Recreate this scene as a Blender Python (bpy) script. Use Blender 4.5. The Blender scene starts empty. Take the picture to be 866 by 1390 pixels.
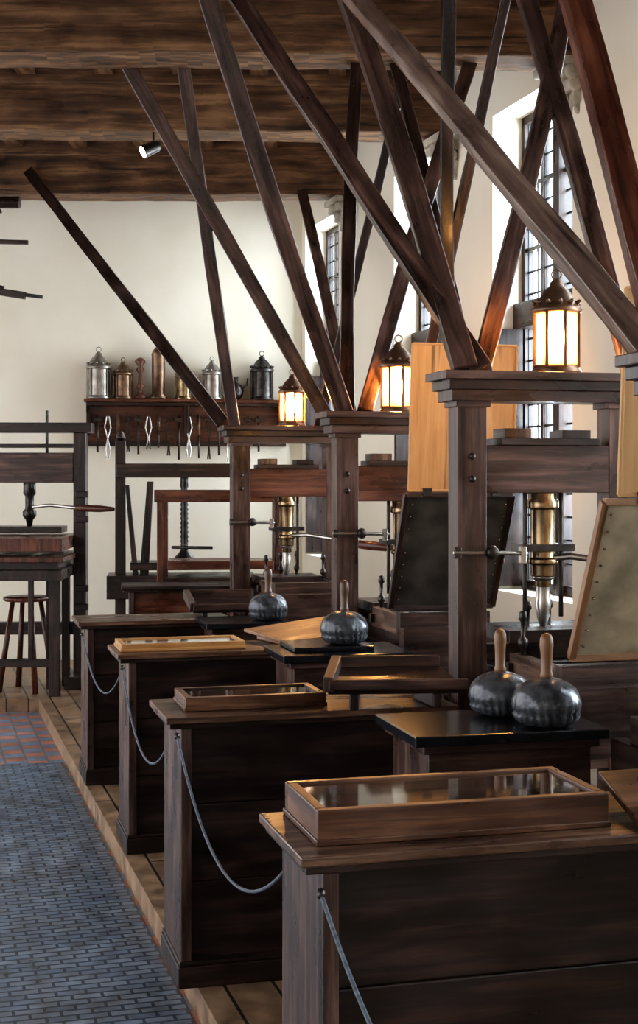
import bpy, bmesh, math, random
from mathutils import Vector, Matrix, noise as mnoise
random.seed(7)
S = bpy.context.scene
R16 = math.radians(16)

# ------------------------------------------------------------ materials
def nt(name):
    m = bpy.data.materials.new(name); m.use_nodes = True
    n = m.node_tree.nodes; l = m.node_tree.links
    return m, n, l, n['Principled BSDF']

def ramp(n, stops):
    r = n.new('ShaderNodeValToRGB')
    while len(r.color_ramp.elements) < len(stops): r.color_ramp.elements.new(0.5)
    for e, (p, c) in zip(r.color_ramp.elements, stops):
        e.position = p; e.color = (*c, 1)
    return r

def wood(name, dark, mid, light, rough=0.42, bump=0.25, spec=0.5, su=2.2, sv=34):
    m, n, l, p = nt(name)
    uv = n.new('ShaderNodeTexCoord')
    mp = n.new('ShaderNodeMapping'); mp.inputs['Scale'].default_value = (su, sv, 1)
    l.new(uv.outputs['UV'], mp.inputs[0])
    g = n.new('ShaderNodeTexNoise'); g.inputs['Scale'].default_value = 1; g.inputs['Detail'].default_value = 9
    g.inputs['Roughness'].default_value = 0.66; g.inputs['Distortion'].default_value = 0.5
    l.new(mp.outputs[0], g.inputs[0])
    mp2 = n.new('ShaderNodeMapping'); mp2.inputs['Scale'].default_value = (3.5, 9, 1)
    l.new(uv.outputs['UV'], mp2.inputs[0])
    b = n.new('ShaderNodeTexNoise'); b.inputs['Scale'].default_value = 1; b.inputs['Detail'].default_value = 7
    l.new(mp2.outputs[0], b.inputs[0])
    mx = n.new('ShaderNodeMath'); mx.operation = 'MULTIPLY_ADD'
    mx.inputs[1].default_value = 0.6
    l.new(g.outputs[0], mx.inputs[0])
    m2 = n.new('ShaderNodeMath'); m2.operation = 'MULTIPLY'; m2.inputs[1].default_value = 0.4
    l.new(b.outputs[0], m2.inputs[0]); l.new(m2.outputs[0], mx.inputs[2])
    r = ramp(n, [(0.36, dark), (0.5, mid), (0.64, light)])
    l.new(mx.outputs[0], r.inputs[0])
    mp3 = n.new('ShaderNodeMapping'); mp3.inputs['Scale'].default_value = (.8, 22, 1); l.new(uv.outputs['UV'], mp3.inputs[0])
    cr = n.new('ShaderNodeTexNoise'); cr.inputs['Scale'].default_value = 1; cr.inputs['Detail'].default_value = 3; l.new(mp3.outputs[0], cr.inputs[0])
    ck = n.new('ShaderNodeMapRange'); ck.inputs['From Min'].default_value = .30; ck.inputs['From Max'].default_value = .37; ck.inputs['To Min'].default_value = .25
    l.new(cr.outputs[0], ck.inputs[0])
    sc = n.new('ShaderNodeVectorMath'); sc.operation = 'SCALE'; l.new(r.outputs[0], sc.inputs[0]); l.new(ck.outputs[0], sc.inputs['Scale'])
    l.new(sc.outputs[0], p.inputs['Base Color'])
    rr = n.new('ShaderNodeMapRange'); rr.inputs['From Min'].default_value = .3; rr.inputs['From Max'].default_value = .7
    rr.inputs['To Min'].default_value = rough - 0.14; rr.inputs['To Max'].default_value = rough + 0.18
    l.new(b.outputs[0], rr.inputs[0]); l.new(rr.outputs[0], p.inputs['Roughness'])
    bp = n.new('ShaderNodeBump'); bp.inputs['Strength'].default_value = bump; bp.inputs['Distance'].default_value = 0.004
    l.new(mx.outputs[0], bp.inputs['Height']); l.new(bp.outputs[0], p.inputs['Normal'])
    p.inputs['Specular IOR Level'].default_value = spec
    return m

def plain(name, col, rough=0.5, metal=0.0, var=0.25, scale=12, bump=0.1):
    m, n, l, p = nt(name)
    tc = n.new('ShaderNodeTexCoord')
    t = n.new('ShaderNodeTexNoise'); t.inputs['Scale'].default_value = scale; t.inputs['Detail'].default_value = 6
    l.new(tc.outputs['Object'], t.inputs[0])
    c0 = tuple(max(0, c*(1-var)) for c in col); c1 = tuple(min(1, c*(1+var)) for c in col)
    r = ramp(n, [(0.35, c0), (0.65, c1)])
    l.new(t.outputs[0], r.inputs[0]); l.new(r.outputs[0], p.inputs['Base Color'])
    p.inputs['Roughness'].default_value = rough; p.inputs['Metallic'].default_value = metal
    bp = n.new('ShaderNodeBump'); bp.inputs['Strength'].default_value = bump; bp.inputs['Distance'].default_value = 0.01
    l.new(t.outputs[0], bp.inputs['Height']); l.new(bp.outputs[0], p.inputs['Normal'])
    return m

def emit(name, col, s):
    m = bpy.data.materials.new(name); m.use_nodes = True
    n = m.node_tree.nodes; n.clear(); o = n.new('ShaderNodeOutputMaterial'); e = n.new('ShaderNodeEmission')
    e.inputs[0].default_value = (*col, 1); e.inputs[1].default_value = s
    m.node_tree.links.new(e.outputs[0], o.inputs[0]); return m

M = {}
M['dark'] = wood('dark_oak', (.006, .0035, .003), (.022, .011, .008), (.075, .037, .026), .33)
M['desk'] = wood('desk_oak', (.004, .002, .0016), (.015, .0065, .005), (.055, .023, .016), .38)
M['edge'] = wood('worn_oak_edge', (.022, .010, .006), (.085, .042, .025), (.25, .135, .080), .32)
M['casew'] = wood('display_case_oak', (.028, .010, .005), (.085, .034, .017), (.22, .10, .050), .34)
M['red'] = wood('red_mahogany', (.022, .006, .003), (.090, .027, .014), (.21, .075, .038), .32)
M['strut'] = wood('strut_oak', (.012, .0065, .005), (.058, .030, .023), (.17, .092, .070), .33)
M['strut_lit'] = wood('strut_oak_lit', (.07, .045, .036), (.18, .12, .095), (.36, .26, .20), .34)  # strut oak with bright light painted into its colour
M['beam'] = wood('ceiling_beam_oak', (.014, .006, .003), (.110, .052, .023), (.30, .16, .075), .6, .9, .4, .9, 15)
M['blond'] = wood('blond_paper_board', (.46, .24, .085), (.58, .32, .125), (.66, .40, .18), .5, .03)
M['tan'] = wood('tan_board', (.16, .075, .032), (.28, .14, .065), (.40, .22, .11), .38)
M['yel'] = wood('yellow_frame', (.32, .15, .05), (.48, .25, .09), (.60, .35, .15), .36)
M['parch'] = plain('tympan_parchment', (.42, .34, .23), .5, 0, .35, 7)
M['blackp'] = plain('tympan_black_cloth', (.05, .046, .040), .35, 0, .5, 9)
M['iron'] = plain('dark_iron', (.06, .054, .05), .32, .8, .4, 20)
M['steel'] = plain('worn_steel', (.42, .39, .36), .28, .9, .3, 20)
M['brass'] = plain('old_brass', (.27, .19, .11), .26, .9, .5, 14)
M['copper'] = plain('aged_tin', (.18, .11, .07), .38, .75, .4, 14)
M['tin'] = plain('grey_tin', (.28, .25, .22), .36, .75, .3, 14)
M['slate'] = plain('ink_slab', (.012, .013, .016), .2, 0, .3, 10)
M['leather'] = plain('black_leather', (.085, .09, .10), .24, .35, .5, 26, .5)
M['stone'] = plain('carved_stone', (.42, .38, .31), .8, 0, .3, 9, .5)
M['rope'] = plain('grey_rope', (.10, .12, .15), .6, 0, .4, 90, .5)
M['lead'] = plain('lead_came', (.035, .04, .045), .5, .4)
M['paper'] = plain('printed_paper', (.68, .67, .62), .6, 0, .15, 30)
M['bulb'] = emit('warm_bulb', (1, .62, .25), 110)
M['spotglow'] = emit('spot_bulb', (1, .85, .6), 12)

# plaster
m, n, l, p = nt('plaster')
tc = n.new('ShaderNodeTexCoord'); t = n.new('ShaderNodeTexNoise'); t.inputs['Scale'].default_value = 1.3; t.inputs['Detail'].default_value = 8
l.new(tc.outputs['Object'], t.inputs[0]); r = ramp(n, [(.3, (.76, .695, .57)), (.7, (.86, .805, .69))])
l.new(t.outputs[0], r.inputs[0]); l.new(r.outputs[0], p.inputs['Base Color']); p.inputs['Roughness'].default_value = .85
M['plaster'] = m
# lantern horn panes
m = bpy.data.materials.new('lantern_horn_pane'); m.use_nodes = True; n = m.node_tree.nodes; l = m.node_tree.links; n.clear()
o = n.new('ShaderNodeOutputMaterial'); mx = n.new('ShaderNodeMixShader'); a = n.new('ShaderNodeBsdfTransparent'); c = n.new('ShaderNodeBsdfTranslucent')
a.inputs[0].default_value = (1, .86, .62, 1); c.inputs[0].default_value = (1, .68, .32, 1); mx.inputs[0].default_value = .2
l.new(a.outputs[0], mx.inputs[1]); l.new(c.outputs[0], mx.inputs[2]); l.new(mx.outputs[0], o.inputs[0]); M['pane'] = m
# clear glass
m = bpy.data.materials.new('clear_glass'); m.use_nodes = True; n = m.node_tree.nodes; l = m.node_tree.links; n.clear()
o = n.new('ShaderNodeOutputMaterial'); mx = n.new('ShaderNodeMixShader'); a = n.new('ShaderNodeBsdfTransparent'); c = n.new('ShaderNodeBsdfGlossy')
lw = n.new('ShaderNodeLayerWeight'); lw.inputs[0].default_value = .5
pw_ = n.new('ShaderNodeMath'); pw_.operation = 'POWER'; pw_.inputs[1].default_value = 3.0
ma = n.new('ShaderNodeMath'); ma.operation = 'MULTIPLY_ADD'; ma.inputs[1].default_value = .8; ma.inputs[2].default_value = .04
l.new(lw.outputs['Facing'], pw_.inputs[0]); l.new(pw_.outputs[0], ma.inputs[0]); l.new(ma.outputs[0], mx.inputs[0])
a.inputs[0].default_value = (.93, .97, .98, 1); c.inputs['Roughness'].default_value = .05
l.new(a.outputs[0], mx.inputs[1]); l.new(c.outputs[0], mx.inputs[2]); l.new(mx.outputs[0], o.inputs[0]); M['glass'] = m

def brick(name, c1, c2, mortar, scale, bw, bh, ms, rough, rot=0, bump=.4, noise=.5, checker=False, ns=9):
    m, n, l, p = nt(name)
    tc = n.new('ShaderNodeTexCoord'); mp = n.new('ShaderNodeMapping'); mp.inputs['Rotation'].default_value = (0, 0, rot)
    l.new(tc.outputs['Object'], mp.inputs[0])
    b = n.new('ShaderNodeTexBrick'); b.inputs['Color1'].default_value = (*c1, 1); b.inputs['Color2'].default_value = (*c2, 1)
    b.inputs['Mortar'].default_value = (*mortar, 1); b.inputs['Scale'].default_value = scale
    b.inputs['Mortar Size'].default_value = ms; b.inputs['Brick Width'].default_value = bw; b.inputs['Row Height'].default_value = bh
    if checker: b.offset = 0
    l.new(mp.outputs[0], b.inputs[0])
    if checker:
        ck = n.new('ShaderNodeTexChecker'); ck.inputs['Scale'].default_value = 1/bw
        ck.inputs['Color1'].default_value = (*c1, 1); ck.inputs['Color2'].default_value = (*c2, 1)
        l.new(mp.outputs[0], ck.inputs[0]); l.new(ck.outputs[0], b.inputs['Color1']); l.new(ck.outputs[0], b.inputs['Color2'])
    t = n.new('ShaderNodeTexNoise'); t.inputs['Scale'].default_value = ns; t.inputs['Detail'].default_value = 8
    l.new(mp.outputs[0], t.inputs[0])
    mr = n.new('ShaderNodeMapRange'); mr.inputs['From Min'].default_value = .3; mr.inputs['From Max'].default_value = .7
    mr.inputs['To Min'].default_value = 1-noise; mr.inputs['To Max'].default_value = 1+noise
    l.new(t.outputs[0], mr.inputs[0])
    mm = n.new('ShaderNodeVectorMath'); mm.operation = 'SCALE'
    l.new(b.outputs['Color'], mm.inputs[0]); l.new(mr.outputs[0], mm.inputs['Scale']); l.new(mm.outputs[0], p.inputs['Base Color'])
    rm = n.new('ShaderNodeMapRange'); rm.inputs['From Min'].default_value = .3; rm.inputs['From Max'].default_value = .7
    rm.inputs['To Min'].default_value = rough-.1; rm.inputs['To Max'].default_value = rough+.15
    l.new(t.outputs[0], rm.inputs[0]); l.new(rm.outputs[0], p.inputs['Roughness'])
    bp = n.new('ShaderNodeBump'); bp.inputs['Strength'].default_value = bump; bp.inputs['Distance'].default_value = .006; bp.invert = True
    l.new(b.outputs['Fac'], bp.inputs['Height']); l.new(bp.outputs[0], p.inputs['Normal'])
    return m
M['blocks'] = brick('end_grain_floor', (.12, .165, .23), (.20, .245, .30), (.045, .06, .09), 1, .10, .045, .006, .36, -R16, .4, .5, False, 11)
M['tiles'] = brick('clay_tiles', (.42, .19, .14), (.18, .23, .32), (.18, .17, .18), 1, .13, .13, .007, .42, -R16, .3, .3, True)
M['planks'] = brick('dais_planks', (.17, .10, .055), (.27, .17, .10), (.02, .012, .007), 1, 2.4, .16, .006, .48, -R16+math.pi/2, .4, .5)
M['ceil'] = brick('ceiling_planks', (.05, .022, .011), (.08, .036, .018), (.01, .005, .003), 1, 3, .22, .01, .7, math.pi/2)

# ------------------------------------------------------------ builder
class B:
    def __init__(s, name):
        s.name = name; s.bm = bmesh.new(); s.uv = s.bm.loops.layers.uv.new('UVMap'); s.mats = []
    def mi(s, k):
        if k not in s.mats: s.mats.append(k)
        return s.mats.index(k)
    def add(s, verts, faces, mat, grain=None, smooth=False):
        vs = [s.bm.verts.new(v) for v in verts]
        if grain is None:
            ext = [max(v[i] for v in verts)-min(v[i] for v in verts) for i in range(3)]
            grain = Vector((0, 0, 0)); grain[ext.index(max(ext))] = 1
        g = Vector(grain).normalized(); ou, ov = random.random()*40, random.random()*40
        k = s.mi(mat)
        for f in faces:
            try: F = s.bm.faces.new([vs[i] for i in f])
            except ValueError: continue
            F.material_index = k; F.smooth = smooth
            F.normal_update(); nn = F.normal
            if abs(nn.dot(g)) > .85:
                a = Vector((0, 0, 1)) if abs(nn.z) < .8 else Vector((1, 0, 0)); a = (a - nn*a.dot(nn)).normalized()
            else: a = (g - nn*g.dot(nn)).normalized()
            c = nn.cross(a)
            for lp in F.loops:
                lp[s.uv].uv = (lp.vert.co.dot(a)+ou, lp.vert.co.dot(c)+ov)
    HF = [(0, 3, 2, 1), (4, 5, 6, 7), (0, 1, 5, 4), (1, 2, 6, 5), (2, 3, 7, 6), (3, 0, 4, 7)]
    def box(s, x0, x1, y0, y1, z0, z1, mat, grain=None):
        s.add([Vector(v) for v in ((x0, y0, z0), (x1, y0, z0), (x1, y1, z0), (x0, y1, z0), (x0, y0, z1), (x1, y0, z1), (x1, y1, z1), (x0, y1, z1))], s.HF, mat, grain)
    def hexa(s, bot, top, mat, grain=None):
        s.add([Vector(v) for v in list(bot)+list(top)], s.HF, mat, grain)
    def slab(s, c, t, mat, grain=None):
        c = [Vector(v) for v in c]; nn = (c[1]-c[0]).cross(c[3]-c[0]).normalized()
        s.add([v-nn*t for v in c]+c, s.HF, mat, grain if grain is not None else (c[1]-c[0]))
    def beam(s, p0, p1, w, d, mat, up=(0, 1, 0)):
        p0, p1 = Vector(p0), Vector(p1); g = (p1-p0).normalized(); u = Vector(up)
        a = g.cross(u).normalized()*w/2; c = a.cross(g).normalized()*d/2
        q = [-a-c, a-c, a+c, -a+c]
        s.add([p0+k for k in q]+[p1+k for k in q], s.HF, mat, g)
    def oldbeam(s, p0, p1, w, mat, bow=.01, n=14):   # hand-hewn: slightly bowed, edges uneven
        p0, p1 = Vector(p0), Vector(p1); g = (p1-p0).normalized()
        a = g.cross(Vector((0, 1, 0))).normalized(); c = a.cross(g).normalized(); sd = random.random()*90; L = (p1-p0).length
        bw = a*random.uniform(-bow, bow)*2
        vs = []; fs = []
        for i in range(n+1):
            t = i/n; o = p0.lerp(p1, t)+bw*math.sin(math.pi*t)
            for j, (u, v) in enumerate(((-1, -1), (1, -1), (1, 1), (-1, 1))):
                q = mnoise.noise_vector(Vector((t*L*2.5+sd, j*7.3, sd)))*.007
                vs.append(o+a*(u*w/2+q.x)+c*(v*w/2+q.y))
        for i in range(n):
            for j in range(4): fs.append((i*4+j, i*4+(j+1) % 4, (i+1)*4+(j+1) % 4, (i+1)*4+j))
        fs += [(0, 1, 2, 3), (n*4+3, n*4+2, n*4+1, n*4)]
        s.add(vs, fs, mat, g)
    def lathe(s, prof, mat, o=(0, 0, 0), axis=(0, 0, 1), seg=20, mod=None, smooth=True):
        o = Vector(o); q = Vector((0, 0, 1)).rotation_difference(Vector(axis).normalized())
        vs = []; fs = []
        for i, (r, z) in enumerate(prof):
            for j in range(seg):
                th = 2*math.pi*j/seg; rr = r*(mod(i, th) if mod else 1)
                vs.append(o+q @ Vector((rr*math.cos(th), rr*math.sin(th), z)))
        for i in range(len(prof)-1):
            for j in range(seg):
                k = (j+1) % seg
                fs.append((i*seg+j, i*seg+k, (i+1)*seg+k, (i+1)*seg+j))
        fs.append(tuple(range(seg-1, -1, -1))); fs.append(tuple((len(prof)-1)*seg+j for j in range(seg)))
        s.add(vs, fs, mat, axis, smooth)
    def cyl(s, p0, p1, r, mat, seg=14, r1=None):
        p0, p1 = Vector(p0), Vector(p1)
        s.lathe([(r, 0), (r if r1 is None else r1, (p1-p0).length)], mat, p0, p1-p0, seg)
    def tube(s, pts, r, mat, seg=8):
        pts = [Vector(p) for p in pts]; vs = []; fs = []
        ref = Vector((.3, .2, .9))
        for i, p in enumerate(pts):
            d = (pts[min(i+1, len(pts)-1)]-pts[max(i-1, 0)]).normalized()
            a = d.cross(ref).normalized(); b = a.cross(d)
            for j in range(seg):
                th = 2*math.pi*j/seg; vs.append(p+a*r*math.cos(th)+b*r*math.sin(th))
        for i in range(len(pts)-1):
            for j in range(seg):
                k = (j+1) % seg; fs.append((i*seg+j, i*seg+k, (i+1)*seg+k, (i+1)*seg+j))
        s.add(vs, fs, mat, None, True)
    def done(s, loc=(0, 0, 0), rot=0, bevel=.004):
        bmesh.ops.recalc_face_normals(s.bm, faces=s.bm.faces)
        me = bpy.data.meshes.new(s.name); s.bm.to_mesh(me); s.bm.free()
        for k in s.mats: me.materials.append(M[k])
        ob = bpy.data.objects.new(s.name, me); S.collection.objects.link(ob)
        ob.location = loc; ob.rotation_euler = (0, 0, rot)
        if bevel:
            b = ob.modifiers.new('bevel', 'BEVEL'); b.width = bevel; b.segments = 2; b.limit_method = 'ANGLE'; b.angle_limit = math.radians(50)
        return ob

# ------------------------------------------------------------ camera
cd = bpy.data.cameras.new('camera'); cam = bpy.data.objects.new('camera', cd); S.collection.objects.link(cam)
cam.location = (0, 0, 1.65); cam.rotation_euler = (math.pi/2, 0, 0)
cd.sensor_fit = 'VERTICAL'; cd.sensor_height = 36; cd.lens = 1900/1390*36; cd.shift_y = -45/1390; cd.clip_start = .05
S.camera = cam

# ------------------------------------------------------------ room shell
def poly(name, pts, z0, z1, mat):
    b = B(name); n = len(pts)
    vs = [Vector((x, y, z0)) for x, y in pts]+[Vector((x, y, z1)) for x, y in pts]
    fs = [tuple(range(n-1, -1, -1)), tuple(range(n, 2*n))]+[(i, (i+1) % n, n+(i+1) % n, n+i) for i in range(n)]
    b.add(vs, fs, mat, (0, 1, 0)); return b.done(bevel=0)

poly('floor', [(-6, -3.5), (4.8, -3.5), (-.1, 13.2), (-6, 12.6)], -.2, -.1, 'tiles')
poly('floor_block_paving', [(-4.4, -3.4), (1.85, -3.4), (-1.575, 8.6), (-4.4, 8.2)], -.1, -.092, 'blocks')
poly('dais', [(1.88, -3.4), (4.74, -3.4), (-.20, 13.05), (-4.6, 12.42), (-4.6, 10.5), (-2.1, 10.5)], -.1, 0, 'planks')
poly('ceiling', [(-6, -3.5), (4.9, -3.5), (-.05, 13.2), (-6, 12.4)], 4.5, 4.56, 'ceil')

b = B('wall_back'); b.box(-6, .3, 0, .3, -.1, 4.5, 'plaster'); b.done((-.16, 13.1, 0), math.radians(8), 0)
b = B('unseen_wall_front'); b.box(-6, 4.9, -.3, 0, -.1, 4.5, 'plaster'); b.done((0, -3.5, 0), 0, 0)  # unseen wall behind the camera, added to keep the desk fronts dark

TH = .36
wins = [(.12, 1.15), (2.55, 3.55), (4.4, 5.5), (6.3, 7.4), (8.2, 9.3), (10.1, 11.2), (12.0, 13.1), (13.9, 15.0)]  # last ones, nearest the camera, are out of view, added for more daylight
SILL, HEAD = .95, 3.95
WR = math.atan2(-.958, .287); WO = Vector((-.16, 13.1, 0))
b = B('wall_right'); prev = -.4
for a, c in wins:
    b.box(prev, a, 0, TH, -.1, 4.5, 'plaster'); b.box(a, c, 0, TH, -.1, SILL, 'plaster'); b.box(a, c, 0, TH, HEAD, 4.5, 'plaster'); prev = c
b.box(prev, 17.5, 0, TH, -.1, 4.5, 'plaster'); b.done(WO, WR, 0)

for i, (a, c) in enumerate(wins):
    b = B('window_%d' % (i+1)); y0, y1 = .2, .26
    b.box(a, a+.05, y0, y1, SILL, HEAD, 'dark'); b.box(c-.05, c, y0, y1, SILL, HEAD, 'dark')
    b.box(a, c, y0, y1, SILL, SILL+.06, 'dark'); b.box(a, c, y0, y1, HEAD-.05, HEAD, 'dark')
    mid = (a+c)/2
    b.box(mid-.04, mid+.04, y0-.03, y1, SILL, HEAD, 'dark')
    b.box(a, c, y0-.06, y1, 2.60, 2.76, 'dark')
    b.box(a, c, y0-.01, y1, 1.78, 1.84, 'dark')
    for q in ((a+mid)/2, (mid+c)/2): b.box(q-.016, q+.016, y0+.01, y1, SILL, HEAD, 'dark')
    for q in (2.2, 3.1, 3.5): b.box(a, c, y0+.01, y1, q-.012, q+.012, 'dark')
    x = a+.05
    while x < c-.05:
        b.box(x-.005, x+.005, .225, .235, SILL+.05, HEAD-.05, 'lead'); x += .13
    z = SILL+.05
    while z < HEAD-.05:
        b.box(a+.04, c-.04, .225, .235, z-.006, z+.006, 'lead'); z += .14
    b.add([Vector(v) for v in ((a+.04, .23, SILL+.05), (c-.04, .23, SILL+.05), (c-.04, .23, HEAD-.05), (a+.04, .23, HEAD-.05))], [(0, 1, 2, 3)], 'glass')
    b.box(a+.01, a+.04, .0, .19, SILL+.02, 2.6, 'dark')
    w = b.done(WO, WR, 0)
    ld = bpy.data.lights.new('daylight', 'AREA'); ld.shape = 'RECTANGLE'; ld.size = c-a+.8; ld.size_y = HEAD-SILL
    ld.energy = 400; ld.color = (.80, .90, 1)
    lo = bpy.data.objects.new('daylight_%d' % (i+1), ld); S.collection.objects.link(lo); lo.parent = w
    lo.location = (mid, .7, (SILL+HEAD)/2+.3); lo.rotation_euler = (-math.pi/2, 0, 0)

# ------------------------------------------------------------ ceiling beams (rough hewn)
BR = math.radians(1.5)
def roughbox(b, x0, x1, y0, y1, z0, z1, mat, amp=.010, n=70):
    cs = [(y0, z0), ((y0+y1)/2, z0), (y1, z0), (y1, z1), (y0, z1), (y0, z0+(z1-z0)*.66), (y0, z0+(z1-z0)*.33)]
    k = len(cs); vs = []; fs = []; sd = random.random()*50
    for i in range(n+1):
        x = x0+(x1-x0)*i/n
        for j, (y, z) in enumerate(cs):
            q = mnoise.noise_vector(Vector((x*1.6+sd, y*3, z*3)))*amp+mnoise.noise_vector(Vector((x*7+sd, y*9, z*9)))*amp*.4
            vs.append(Vector((x, y+q.y, z+q.z)))
    for i in range(n):
        for j in range(k): fs.append((i*k+j, i*k+(j+1) % k, (i+1)*k+(j+1) % k, (i+1)*k+j))
    fs += [tuple(range(k)), tuple(n*k+j for j in range(k-1, -1, -1))]
    b.add(vs, fs, mat, (1, 0, 0))
def cbeam(y, xr, mat='beam', ztop=4.5):
    b = B('ceiling_beam'); roughbox(b, -6, 0, -.31, 0, 4.0, ztop, mat, .014)
    roughbox(b, -6, 0, -.345, -.31, 4.30, ztop, mat, .006)
    b.done((xr, y, 0), BR, .012)
for y, x in ((-.15, 3.8), (1.5, 3.4), (3.1, 2.9), (4.75, 2.45), (6.4, 1.95), (8.08, 1.48), (9.78, .84), (11.88, .24)): cbeam(y, x)
b = B('ceiling_joists')
for k in range(16):
    x = -5.6+k*.52
    for (ya, yb) in ((6.45, 7.72), (8.13, 9.42), (9.83, 11.5)):
        if x < (1.35 if ya < 8 else .75 if ya < 9 else .1): b.box(x-.06, x+.06, ya, yb, 4.36, 4.5, 'beam')
b.done()
def corbel(x, y):
    b = B('stone_corbel'); z = 3.98
    for k, (w, h0, h1) in enumerate([(.24, -.05, 0), (.21, -.11, -.05), (.16, -.18, -.11), (.12, -.25, -.18), (.08, -.33, -.25)]):
        b.box(-w, .22, -.17+k*.018, .17-k*.018, z+h0, z+h1, 'stone')
    for k in range(4):
        b.lathe([(.0, -.02), (.035, -.02), (.045, 0), (.035, .02), (.0, .02)], 'stone', (-.17+k*.03, -.17+.02*k, z-.09-.06*k), (0, 1, 0), 12)
        b.lathe([(.0, -.05), (.03, -.03), (.04, 0), (.03, .03), (.0, .05)], 'stone', (-.20+k*.035, 0, z-.08-.06*k), (0, 1, 0), 12)
    b.done((x, y, 0), math.radians(16.7), .008)
corbel(1.50, 7.9); corbel(.98, 9.6); corbel(.32, 11.7)

# ------------------------------------------------------------ bracing struts
struts = [
 ((.833, 3.5, 1.958), (-.036, 6.2, 4.0), .072, 'strut_lit'),
 ((.584, 5.0, 2.03), (-.506, 6.2, 4.0), .078, 'strut'),
 ((.124, 6.75, 1.972), (-.558, 6.2, 4.0), .085, 'strut'),
 ((.524, 5.0, 2.03), (.055, 6.2, 4.0), .088, 'strut'),
 ((.075, 8.4, 1.972), (-1.164, 8.03, 4.144), .085, 'strut'),
 ((-.508, 8.4, 1.972), (-.793, 8.03, 4.144), .07, 'strut'),
 ((-.5715, 8.55, 1.972), (-2.375, 11.5, 4.16), .085, 'dark'),
 ((.192, 8.7, 2.062), (-.14, 11.6, 4.02), .08, 'strut'),
 ((1.14, 5.1, 2.03), (.848, 6.2, 4.0), .07, 'strut'),
 ((.87, 3.5, 1.963), (.639, 4.6, 4.0), .075, 'red'),
 ((.5825, 5.1, 2.03), (1.139, 6.2, 4.0), .07, 'strut'),
 ((.633, 6.8, 1.972), (.5776, 6.2, 4.0), .06, 'dark'),
 ((-.0045, 8.55, 1.972), (.529, 8.03, 4.144), .055, 'dark'),
 ((.2235, 6.85, 1.972), (.904, 8.03, 4.144), .08, 'strut'),
 ((.138, 6.9, 1.972), (.222, 8.03, 4.144), .07, 'dark'),
 ((.781, 6.9, 1.972), (.409, 8.03, 4.144), .065, 'dark'),
 ((.469, 6.85, 1.972), (.871, 6.2, 4.0), .05, 'strut'),
]
for p0, p1, w, mt in struts:
    b = B('bracing_strut'); o = Vector(p0); b.oldbeam((0, 0, 0), Vector(p1)-o, w, mt); b.done(o, 0, .005)

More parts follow.
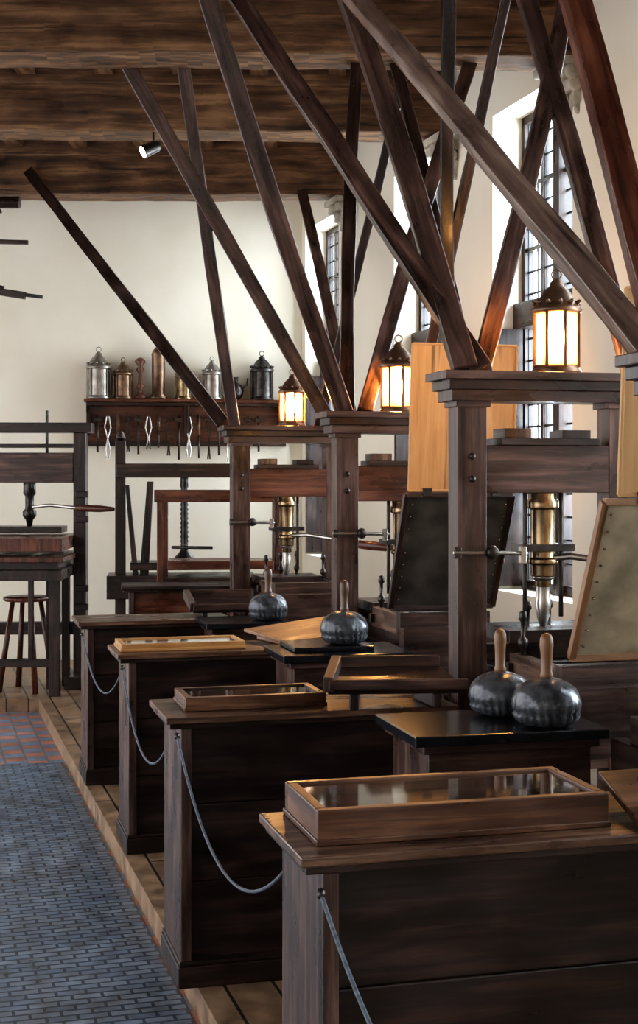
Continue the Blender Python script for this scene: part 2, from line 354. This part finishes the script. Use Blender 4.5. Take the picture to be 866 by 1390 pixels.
# ------------------------------------------------------------ printing presses
def press(loc, rot=math.radians(14), cap=2.03, sep=.58, tymp=None, mat='strut', y0=-.70, y1=.55, full=True, barend=None, headmat=None):
    b = B('printing_press'); hm = headmat or mat; pw, pd = .054, .052
    for x in (0, sep):
        b.box(x-pw, x+pw, -pd, pd, 0, cap-.10, mat)
        b.box(x-.08, x+.08, -.42, .42, 0, .11, 'dark')
        b.box(x-.065, x+.065, -.065, .065, cap-.125, cap-.10, mat)
        for zz in (cap-.30, cap-.38): b.lathe([(.012, 0), (.012, .006), (.006, .010)], 'iron', (x, -pd, zz), (0, -1, 0), 10)
    b.box(-.085, sep+.085, -.08, .08, cap-.105, cap-.065, mat)
    b.box(-.10, sep+.10, -.095, .095, cap-.065, cap-.03, 'dark')
    b.box(-.12, sep+.12, -.115, .115, cap-.03, cap, mat)
    b.box(pw, sep-pw, -.05, .05, cap-.43, cap-.26, hm)
    b.box(.10, sep-.10, -.075, .075, cap-.26, cap-.235, 'dark')
    b.box(.12, .22, -.06, .06, cap-.235, cap-.20, 'edge'); b.box(.34, .45, -.06, .06, cap-.235, cap-.205, 'dark')
    cx = sep/2
    b.lathe([(.03, 0), (.03, .03), (.045, .04), (.045, .08), (.055, .085), (.055, .10), (.045, .105), (.045, .28), (.058, .285), (.058, .31), (.05, .32), (.05, .34)], 'brass', (cx, 0, cap-.77), seg=20)
    b.lathe([(.012, 0), (.022, .03), (.03, .08), (.026, .1), (.026, .16), (.04, .17), (.04, .20), (.028, .21), (.028, .26)], 'steel', (cx, 0, cap-.91), seg=16)
    for dx in (-.07, .07):
        b.cyl((cx+dx, 0, cap-.88), (cx+dx, 0, cap-.43), .009, 'iron', 8)
    b.box(cx-.10, cx+.10, -.06, .06, cap-.64, cap-.615, 'iron')
    z = cap-.67; be = Vector(barend) if barend else Vector((cx+.42, -.28, z-.04)); bs = Vector((cx, 0, z))
    md = bs.lerp(be, .62)
    b.tube([bs, bs.lerp(be, .2)+Vector((0, 0, .02)), bs.lerp(be, .45)+Vector((0, 0, .015)), md], .013, 'steel')
    L = (be-md).length
    b.lathe([(.014, 0), (.024, .02), (.027, L*.5), (.022, L*.9), (.012, L)], 'red', md, be-md, 12)
    b.box(cx-.19, cx+.19, -.15, .15, cap-.955, cap-.91, 'dark')
    b.cyl((-.08, -.075, 1.39), (.20, -.075, 1.385), .008, 'steel', 8)
    b.lathe([(.0, 0), (.02, .003), (.026, .02), (.02, .04), (0, .043)], 'iron', (.06, -.07, 1.39), (0, -1, 0), 12)
    b.box(-.075, -.05, -.08, -.05, 1.37, 1.41, 'iron')
    b.box(.17, .19, -.09, -.06, 1.35, 1.41, 'steel')
    b.box(pw, sep-pw, -.05, .05, .60, .80, mat); b.box(pw, sep-pw, -.04, .04, .22, .32, 'dark')
    if full:
        xa, xb = .08, sep-.08
        b.box(xa, xa+.05, y0, y1, .80, .90, 'dark'); b.box(xb-.05, xb, y0, y1, .80, .90, 'dark')
        b.box(xa-.005, xb+.005, y0-.01, y0+.06, .78, 1.0, 'strut')
        b.box(xa+.01, xb-.01, y0+.08, y1-.1, .90, .98, 'dark')
        b.box(xa, xb, y0+.06, y0+.12, .94, 1.06, 'strut'); b.box(xa, xa+.04, y0+.12, y0+.5, .96, 1.05, 'edge'); b.box(xb-.04, xb, y0+.12, y0+.5, .96, 1.05, 'desk')
        for x in (xa+.03, xb-.03):
            b.box(x-.03, x+.03, y0, y0+.06, 0, .78, 'dark'); b.box(x-.03, x+.03, y1-.06, y1, 0, .80, 'dark')
        b.cyl((xa-.10, y0+.12, .88), (xa+.06, y0+.12, .88), .045, 'dark', 20)
        b.cyl((xa-.14, y0+.12, .88), (xa-.10, y0+.12, .88), .015, 'steel', 10)
        for (xx, yy) in ((xa+.03, -.25), (xa+.20, .12), (xb-.03, -.2), (xb-.1, .2)):
            b.lathe([(.008, 0), (.008, .10), (.018, .11), (.018, .13), (.008, .14), (.008, .19), (.016, .20), (.012, .225), (.0, .23)], 'iron', (xx, yy, .97), seg=10)
        b.box(xa-.02, xb+.02, .14, .18, .98, 1.04, 'strut'); b.box(xa-.02, xb+.02, -.24, -.21, .98, 1.02, 'iron')
    if tymp:
        tx, tm, fm, fx = tymp
        a, c = tx, tx+.48
        P = lambda x, s: Vector((x, y0+.10-.24*s, 1.08+.50*s))
        b.slab([P(a, 0), P(c, 0), P(c, 1), P(a, 1)], .008, tm, (0, 0, 1))
        for q0, q1 in ((P(a, 0), P(a, 1)), (P(c, 0), P(c, 1)), (P(a, 0), P(c, 0)), (P(a, 1), P(c, 1))):
            b.beam(q0, q1, .022, .026, 'dark' if tm == 'blackp' else 'tan')
        for k in range(9):
            for xx in (a+.028, c-.028):
                b.lathe([(.004, 0), (.004, .012)], 'brass', P(xx, .08+.105*k)+Vector((0, -.004, 0)), (0, -1, 0), 6)
        a += fx
        Q = lambda x, s: Vector((x, y0-.145-.05*s, 1.60+.62*s))
        b.slab([Q(a, 0), Q(c, 0), Q(c, 1), Q(a, 1)], .006, fm, (0, 0, 1))
        for q0, q1 in ((Q(a, 0), Q(a, 1)), (Q(c, 0), Q(c, 1)), (Q(a, 0), Q(c, 0)), (Q(a, 1), Q(c, 1))):
            b.beam(q0, q1, .010, .014, fm)
        for xx in (a+.08, c-.08): b.box(xx-.02, xx+.02, y0-.16, y0-.13, 1.575, 1.61, 'iron')
    return b.done(loc, rot, .005)

press((.90, 3.5, 0), cap=1.965, y0=-.62)
press((.53, 5.0, 0), tymp=(.13, 'parch', 'blond', .045), mat='strut')
press((.124, 6.75, 0), cap=1.972, tymp=(.045, 'blackp', 'blond', .01), headmat='red')
press((-.48, 8.5, 0), cap=1.972, headmat='red', barend=(.78, -.65, 1.25))

# ------------------------------------------------------------ lanterns
def lantern(loc, s=1.0, lit=True, metal='copper', style=0):
    b = B('lantern' if lit else 'unlit_lantern'); r = .085*s
    b.lathe([(r*1.05, 0), (r*1.08, .008), (r*1.0, .02), (r*.98, .03)], metal, seg=24)
    b.lathe([(r*1.0, .215*s), (r*1.08, .222*s), (r*1.1, .232*s), (r*1.0, .24*s), (r*.55, .30*s), (r*.30, .318*s), (r*.28, .33*s), (r*.10, .345*s)], metal, seg=24)
    for k in range(8):
        th = k*math.pi/4+.2
        b.box(r*math.cos(th)-.005, r*math.cos(th)+.005, r*math.sin(th)-.005, r*math.sin(th)+.005, .02, .22*s, metal)
    for k in range(12):
        th = k*math.pi/6
        b.lathe([(.0, 0), (.010*s, .004), (.006*s, .02*s), (0, .024*s)], metal, (r*.86*math.cos(th), r*.86*math.sin(th), .25*s), (math.cos(th), math.sin(th), .6), 6)
    b.lathe([(.018*s, 0), (.014*s, .01), (.014*s, .05)], 'tin', (0, 0, .03), seg=10)
    ring = [Vector((.018*s*math.cos(t), 0, .36*s+.018*s*math.sin(t))) for t in [i*math.pi/8 for i in range(17)]]
    b.tube(ring, .003*s, metal, 6)
    seg = 24; vs = []; fs = []
    for z in (.03, .215*s):
        for j in range(seg): vs.append(Vector((r*.93*math.cos(2*math.pi*j/seg), r*.93*math.sin(2*math.pi*j/seg), z)))
    for j in range(seg): fs.append((j, (j+1) % seg, seg+(j+1) % seg, seg+j))
    b.add(vs, fs, 'pane' if lit else metal, None, True)
    if lit:
        b.lathe([(.008, 0), (.016, .02), (.018, .045), (.010, .08), (.003, .10)], 'bulb', (0, 0, .075), seg=12)
    ob = b.done(loc, 0, 0)
    if lit:
        ld = bpy.data.lights.new('lantern_light', 'POINT'); ld.energy = 34; ld.color = (1, .56, .24); ld.shadow_soft_size = .03
        lo = bpy.data.objects.new('lantern_light', ld); S.collection.objects.link(lo); lo.parent = ob; lo.location = (0, -.03, .13)
    return ob
lantern((.862, 5.08, 2.031), 1.0); lantern((.388, 6.83, 1.973), 1.0); lantern((-.163, 8.58, 1.973), .92)

# ------------------------------------------------------------ composing desks
def desk(loc, w, h=.88, d=.40, rot=math.radians(15), mat='desk', top='edge'):
    b = B('composing_desk')
    b.box(0, w, 0, d, h-.022, h, top); b.box(.012, w, .012, d-.012, h-.04, h-.022, 'dark')
    b.box(.05, .085, .02, d-.02, .0, h-.04, 'strut', (0, 0, 1))
    b.box(w-.05, w-.02, .02, d-.02, .0, h-.04, mat, (0, 0, 1))
    n = 3; hh = (h-.12)/n
    for k in range(n): b.box(.085, w-.05, .055, .075, .08+k*hh, .08+(k+1)*hh-.002, mat)
    b.box(.085, w-.05, d-.05, d-.03, .08, h-.04, mat)
    b.box(.04, w-.02, .008, d-.01, 0, .07, mat); b.box(.044, w-.02, .012, d-.014, .07, .085, 'dark')
    return b.done(loc, rot)
desk((-.035, 2.84, 0), .97); desk((-.49, 4.5, 0), 1.0); desk((-.88, 6.12, 0), .98); desk((-1.29, 7.5, 0), .85)
desk((-1.30, 9.2, 0), .75, h=.94, top='desk', mat='red', rot=math.radians(8))

def case(loc, w, d, h, mat, rot=math.radians(14.8)):
    b = B('glass_display_case'); t = .024
    b.box(0, w, 0, t, 0, h, mat); b.box(0, w, d-t, d, 0, h, mat); b.box(0, t, t, d-t, 0, h, mat); b.box(w-t, w, t, d-t, 0, h, mat)
    b.box(t, w-t, t, d-t, 0, .012, mat)
    b.box(-.004, w+.004, -.004, d+.004, 0, .014, mat)
    for k in range(2 if w < .6 else 3):
        n = 2 if w < .6 else 3; ww = (w-2*t)/n
        b.box(t+k*ww+.02, t+(k+1)*ww-.02, t+.03, d-t-.03, .012, .02, 'paper')
    b.add([Vector(v) for v in ((t, t, h-.006), (w-t, t, h-.006), (w-t, d-t, h-.006), (t, d-t, h-.006))], [(0, 1, 2, 3)], 'glass')
    b.done(loc, rot, .003)
case((-.002, 2.925, .881), .665, .30, .075, 'casew')
case((-.44, 4.62, .881), .48, .24, .045, 'casew')
case((-.875, 6.2, .881), .56, .26, .035, 'yel')

# ------------------------------------------------------------ ink tables + ink balls
def inktable(loc, w, h, d=.38):
    b = B('ink_table')
    b.box(-.03, w+.02, -.02, d, h-.03, h, 'slate'); b.box(0, w, 0, d, h-.055, h-.03, 'strut')
    b.box(.02, w-.02, .02, d-.02, h-.20, h-.055, 'strut')
    for x in (.02, w-.07):
        for y in (.02, d-.07): b.box(x, x+.05, y, y+.05, 0, h-.20, 'dark')
    b.box(.04, w-.04, .03, d-.03, .18, .21, 'desk')
    b.done(loc, math.radians(14))
inktable((.29, 3.87, 0), .53, .94); inktable((-.116, 5.62, 0), .50, .94); inktable((-.56, 7.30, 0), .42, .895)
b = B('stone_slab'); b.box(0, .34, 0, .28, 0, .02, 'slate'); b.done((-.10, 5.70, .941), math.radians(14))

def ball(x, y, z, s=1, hm='strut'):
    b = B('ink_ball')
    prof = [(.0, 0), (.058, .0), (.078, .008), (.089, .020), (.094, .033), (.091, .042), (.098, .049), (.1, .062), (.098, .078), (.092, .095), (.080, .111), (.062, .124), (.042, .132), (.026, .136), (.014, .138)]
    def mod(i, th): return 1+((.045 if i in (3, 4, 5) else .018)*math.sin(24*th+(1 if i > 4 else 0)+.6*math.sin(3*th)) if 2 <= i <= 7 else .014*math.sin(5*th+i))
    b.lathe([(r*s, z*s) for r, z in prof], 'leather', seg=104, mod=mod)
    b.lathe([(.019*s, 0), (.019*s, .012), (.016*s, .02), (.017*s, .07), (.020*s, .095), (.019*s, .115), (.014*s, .126), (.006*s, .131)], hm, (0, 0, .134*s), seg=16)
    b.done((x, y, z), random.random(), 0)
ball(.655, 4.03, .941, 1, 'tan'); ball(.545, 4.21, .941, .95, 'tan'); ball(.106, 5.85, .962, 1.0, 'edge'); ball(-.272, 7.5, .896, 1.05, 'edge')

# ------------------------------------------------------------ sloping trays / boards
def tray(name, c, t, mat, lip=None):
    b = B(name); c = [Vector(v) for v in c]; o = c[0].copy(); c = [v-o for v in c]
    b.slab(c, t, mat)
    if lip:
        up = (c[1]-c[0]).cross(c[3]-c[0]).normalized()*.015
        b.beam(c[0]+up, c[3]+up, .035, .05, lip, (0, 0, 1)); b.beam(c[0]+up, c[1]+up, .02, .035, lip, (0, 0, 1)); b.beam(c[3]+up, c[2]+up, .02, .04, lip, (0, 0, 1))
    for f in (.15, .75):
        p = c[0].lerp(c[1], f); q = c[3].lerp(c[2], f); zz = .882-o.z
        if min(p.z, q.z)-t > zz+.004:
            b.hexa([(p.x, p.y, zz), (p.x+.03, p.y, zz), (q.x+.03, q.y, zz), (q.x, q.y, zz)],
                   [(p.x, p.y, p.z-t), (p.x+.03, p.y, p.z-t), (q.x+.03, q.y, q.z-t), (q.x, q.y, q.z-t)], mat)
    b.done(o, 0)
tray('type_galley_tray', [(.03, 4.62, .955), (.50, 4.72, .945), (.42, 4.90, 1.0), (.06, 4.86, 1.0)], .02, 'dark', 'strut')
tray('paper_rest_board', [(-.157, 6.34, .915), (.13, 6.45, .935), (.05, 6.82, .985), (-.36, 6.68, .935)], .016, 'tan')
tray('type_galley_tray', [(-.70, 7.78, .92), (-.36, 7.86, .92), (-.40, 8.08, .98), (-.76, 8.0, .98)], .02, 'desk', 'strut')
tray('paper_rest_board', [(.70, 3.03, .90), (.90, 3.09, .90), (.82, 3.36, .96), (.66, 3.31, .96)], .018, 'edge')

# ------------------------------------------------------------ ropes
def rope(p0, p1, sag):
    b = B('barrier_rope'); p0, p1 = Vector(p0), Vector(p1); o = p0.copy(); pts = []
    for i in range(25):
        t = i/24; p = p0.lerp(p1, t)-o; p.z -= sag*4*t*(1-t); pts.append(p)
    b.tube(pts, .0045, 'rope')
    for p in (p0-o, p1-o): b.lathe([(.0, -.010), (.010, -.006), (.011, 0), (.010, .006), (0, .010)], 'iron', p, (1, .2, 0), 12)
    b.done(o, 0, 0)
rope((-.452, 4.46, .83), (-.045, 3.22, .80), .26)
rope((-.855, 6.08, .83), (-.50, 4.86, .80), .26)
rope((-1.262, 7.46, .82), (-.90, 6.48, .80), .22)
rope((.004, 2.80, .82), (.42, 1.62, .75), .22)

# ------------------------------------------------------------ back: standing press, frames, left press
b = B('standing_press')
b.box(-.04, .04, -.05, .05, 0, 1.95, 'dark'); b.lathe([(.02, 0), (.04, .02), (.03, .05), (.01, .08)], 'dark', (0, 0, 1.95))
b.box(.92, 1.0, -.05, .05, 0, 1.85, 'dark'); b.box(-.03, 1.0, -.07, .07, 1.66, 1.77, 'dark')
b.lathe([(.03, 0), (.03, .05)]+[(.034 if k % 2 else .026, .06+k*.018) for k in range(26)]+[(.03, .6)], 'iron', (.50, 0, 1.08), seg=14)
b.lathe([(.0, 0), (.07, .0), (.08, .03), (.05, .06), (.03, .09)], 'iron', (.50, 0, 1.0)); b.cyl((.40, 0, 1.11), (.72, -.1, 1.11), .012, 'iron')
b.box(.08, .88, -.18, .18, .94, 1.0, 'dark'); b.box(-.10, 1.05, -.2, .2, .72, .90, 'dark'); b.box(-.12, 1.08, -.24, .24, 0, .14, 'dark')
b.hexa([(.10, -.12, .90), (.14, -.12, .90), (.14, 0, .90), (.10, 0, .90)], [(.04, -.12, 1.60), (.07, -.12, 1.60), (.07, 0, 1.60), (.04, 0, 1.60)], 'desk')
b.hexa([(.15, -.12, .90), (.22, -.12, .90), (.22, 0, .90), (.15, 0, .90)], [(.21, -.12, 1.63), (.26, -.12, 1.63), (.26, 0, 1.63), (.21, 0, 1.63)], 'dark')
b.done((-1.56, 11.0, 0), math.radians(6))

b = B('proofing_frame')
b.box(-.04, .04, -.04, .04, 0, 1.56, 'red'); b.box(.80, .88, -.04, .04, 0, 1.56, 'red'); b.box(-.06, .9, -.05, .05, 1.48, 1.57, 'red')
b.box(.04, .80, -.2, .2, 1.0, 1.06, 'red'); b.box(.0, .84, -.24, .24, .88, .94, 'dark'); b.box(-.05, .89, -.2, .2, 0, .1, 'dark')
b.done((-1.14, 10.2, 0), math.radians(5))

b = B('printing_press')
for x in (0, .93):
    b.box(x-.05, x+.05, -.07, .07, 0, 2.02, 'dark'); b.box(x-.08, x+.08, -.35, .3, 0, .1, 'dark')
b.box(-.1, 1.03, -.1, .1, 2.02, 2.10, 'dark'); b.box(.05, .88, -.08, .08, 1.62, 1.86, 'strut'); b.box(.05, .88, -.07, .07, 1.90, 1.93, 'dark')
b.cyl((.25, 0, 1.86), (.25, 0, 2.2), .012, 'iron'); b.cyl((.66, 0, 1.86), (.66, 0, 2.2), .012, 'iron')
b.lathe([(.02, 0), (.03, .05), (.055, .08), (.055, .12), (.035, .14), (.035, .24), (.05, .26), (.05, .36)], 'iron', (.52, 0, 1.27))
b.tube([(.52, 0, 1.42), (.70, -.1, 1.44), (.92, -.2, 1.42)], .014, 'steel'); b.lathe([(.015, 0), (.028, .05), (.028, .2), (.015, .32)], 'red', (.92, -.2, 1.42), (1, -.25, -.03), 12)
b.box(.25, .80, -.16, .16, 1.22, 1.27, 'dark')
b.box(.05, .88, -.7, .3, 1.10, 1.20, 'red'); b.box(.0, .90, -.75, .3, 1.02, 1.06, 'red'); b.box(.02, .88, -.72, .3, .88, .96, 'dark')
b.box(.05, .85, -.7, .3, .96, 1.02, 'desk')
for x in (.08, .82): b.box(x-.04, x+.04, -.68, -.60, 0, .9, 'dark'); b.box(x-.03, x+.03, -.1, -.02, 0, .9, 'dark')
b.box(.08, .82, -.66, -.62, .22, .28, 'dark'); b.box(.62, .66, -.66, -.62, .28, .88, 'dark'); b.box(.70, .74, -.3, -.26, .0, .88, 'dark')
b.box(.05, .88, -.04, .04, .40, .50, 'dark')
b.tube([(.30, -.72, 1.24), (.30, -.74, 1.05), (.36, -.74, 1.02)], .01, 'steel')
for k, zz in enumerate((.45, .6, .75, 1.3, 1.5)): b.box(.90, 1.0, -.10, -.05, zz, zz+.05, 'dark')
b.done((-2.85, 11.25, 0), math.radians(2))

b = B('wooden_stool'); b.lathe([(.17, 0), (.18, .01), (.18, .03), (.16, .035)], 'red', (0, 0, .70), seg=24)
for k in range(4):
    th = k*math.pi/2+.5; b.cyl((.11*math.cos(th), .11*math.sin(th), .705), (.22*math.cos(th), .22*math.sin(th), 0), .018, 'red', 10, .024)
for k in range(4):
    th = k*math.pi/2+.5; t2 = th+math.pi/2; b.cyl((.185*math.cos(th), .185*math.sin(th), .22), (.185*math.cos(t2), .185*math.sin(t2), .22), .012, 'red', 8)
b.done((-2.28, 10.92, .001), 0, 0)

b = B('wall_tool_rack')
b.box(-.45, -.40, -.03, .03, 2.9, 4.0, 'dark'); b.beam((-.45, 0, 3.62), (.32, 0, 3.60), .035, .03, 'dark'); b.beam((-.45, 0, 3.28), (.30, 0, 3.16), .06, .03, 'dark')
b.cyl((-.4, 0, 3.35), (.12, 0, 3.22), .02, 'iron'); b.beam((.2, 0, 3.18), (.44, 0, 3.15), .03, .02, 'iron')
b.cyl((-.4, 0, 3.93), (.25, 0, 3.93), .05, 'dark', 16); b.beam((-.4, 0, 3.72), (.1, 0, 3.86), .03, .03, 'dark')
b.done((-2.72, 11.55, 0), 0, .003)

# ------------------------------------------------------------ shelf on back wall with its lanterns and hanging tools
SR = math.radians(8); so = Vector((-2.12, 12.62, 0)); ex = Vector((math.cos(SR), math.sin(SR), 0)); ey = Vector((-math.sin(SR), math.cos(SR), 0))
b = B('wall_shelf')
b.box(0, 1.85, -.02, .20, 2.345, 2.375, 'red'); b.box(.02, 1.83, .0, .19, 2.315, 2.345, 'dark'); b.box(.02, 1.83, .15, .19, 1.95, 2.32, 'red'); b.box(0, 1.85, .12, .19, 1.95, 2.0, 'dark')
for x in (.02, .9, 1.78): b.hexa([(x, .10, 2.05), (x+.04, .10, 2.05), (x+.04, .15, 2.05), (x, .15, 2.05)], [(x, -.0, 2.315), (x+.04, -.0, 2.315), (x+.04, .15, 2.315), (x, .15, 2.315)], 'dark')
b.done(so, SR)
b = B('hanging_hand_tools')
for k in range(17):
    x = .12+k*.092; L = random.uniform(.26, .42); z = 2.22; y = .10
    b.cyl((x, .15, z), (x, y-.02, z), .006, 'iron', 6)
    if k % 4 == 0:
        b.cyl((x, y, z+.01), (x, y, z-L), .010, 'dark', 8); b.box(x-.035, x+.035, y-.015, y+.015, z-.05, z-.015, 'iron')
    elif k % 4 == 1:
        for s_ in (-1, 1):
            b.tube([(x+s_*.01, y, z), (x+s_*.028, y, z-.1), (x, y, z-.2), (x-s_*.02, y, z-.3), (x-s_*.010, y, z-L)], .007, 'steel', 6)
    elif k % 4 == 2:
        b.cyl((x, y, z+.02), (x, y, z-L*.45), .014, 'edge', 8); b.cyl((x, y, z-L*.45), (x, y, z-L), .008, 'iron', 8)
    else:
        for s_ in (-1, 1):
            ring = [Vector((x+s_*.020+.018*math.cos(t), y, z-.03+.018*math.sin(t))) for t in [i*math.pi/6 for i in range(13)]]
            b.tube(ring, .005, 'iron', 6); b.beam((x+s_*.016, y, z-.05), (x-s_*.010, y, z-L), .014, .006, 'iron')
b.done(so, SR, 0)
def onshelf(x): return so+ex*x+ey*.09+Vector((0, 0, 2.376))
lantern(onshelf(.13), 1.25, False, 'tin'); lantern(onshelf(.35), 1.0, False, 'copper'); lantern(onshelf(.90), .92, False, 'brass')
lantern(onshelf(1.62), 1.2, False, 'iron'); lantern(onshelf(1.16), 1.05, False, 'tin')
b = B('turned_candlestick'); b.lathe([(.055, 0), (.06, .02), (.03, .05), (.02, .09), (.045, .12), (.02, .15), (.018, .24), (.04, .27), (.02, .30), (.05, .34), (.045, .36), (.015, .38)], 'red'); b.done(onshelf(.505), 0, 0)
b = B('tall_tin_canister'); b.lathe([(.085, 0), (.085, .02), (.06, .05), (.062, .40), (.066, .41), (.05, .45), (.01, .49)], 'copper'); b.done(onshelf(.67), 0, 0)
b = B('small_oil_pot'); b.lathe([(.03, 0), (.06, .03), (.075, .09), (.05, .14), (.02, .16), (.02, .2), (.03, .21)], 'iron'); b.tube([(.05, 0, .1), (.10, 0, .14), (.11, 0, .2)], .01, 'iron'); b.done(onshelf(1.38), 0, 0)

# ceiling spotlight
b = B('ceiling_spotlight'); b.cyl((0, 0, 0), (0, 0, -.10), .008, 'iron'); b.lathe([(.03, 0), (.04, .02), (.045, .12), (.05, .13)], 'iron', (.04, 0, -.09), (-.8, -.35, -.45), 16)
b.lathe([(.0, 0), (.04, 0), (.04, .005), (0, .006)], 'spotglow', Vector((.04, 0, -.09))+Vector((-.8, -.35, -.45)).normalized()*.128, (-.8, -.35, -.45), 16)
b.done((-1.12, 9.47, 4.0), 0, 0)

# ------------------------------------------------------------ world
w = bpy.data.worlds.new('World'); S.world = w; w.use_nodes = True
bg = w.node_tree.nodes['Background']; bg.inputs[0].default_value = (.95, .965, 1, 1); bg.inputs[1].default_value = 2.7
S.view_settings.view_transform = 'Standard'
try: S.view_settings.look = 'Medium High Contrast'
except Exception as e: print('look', e)
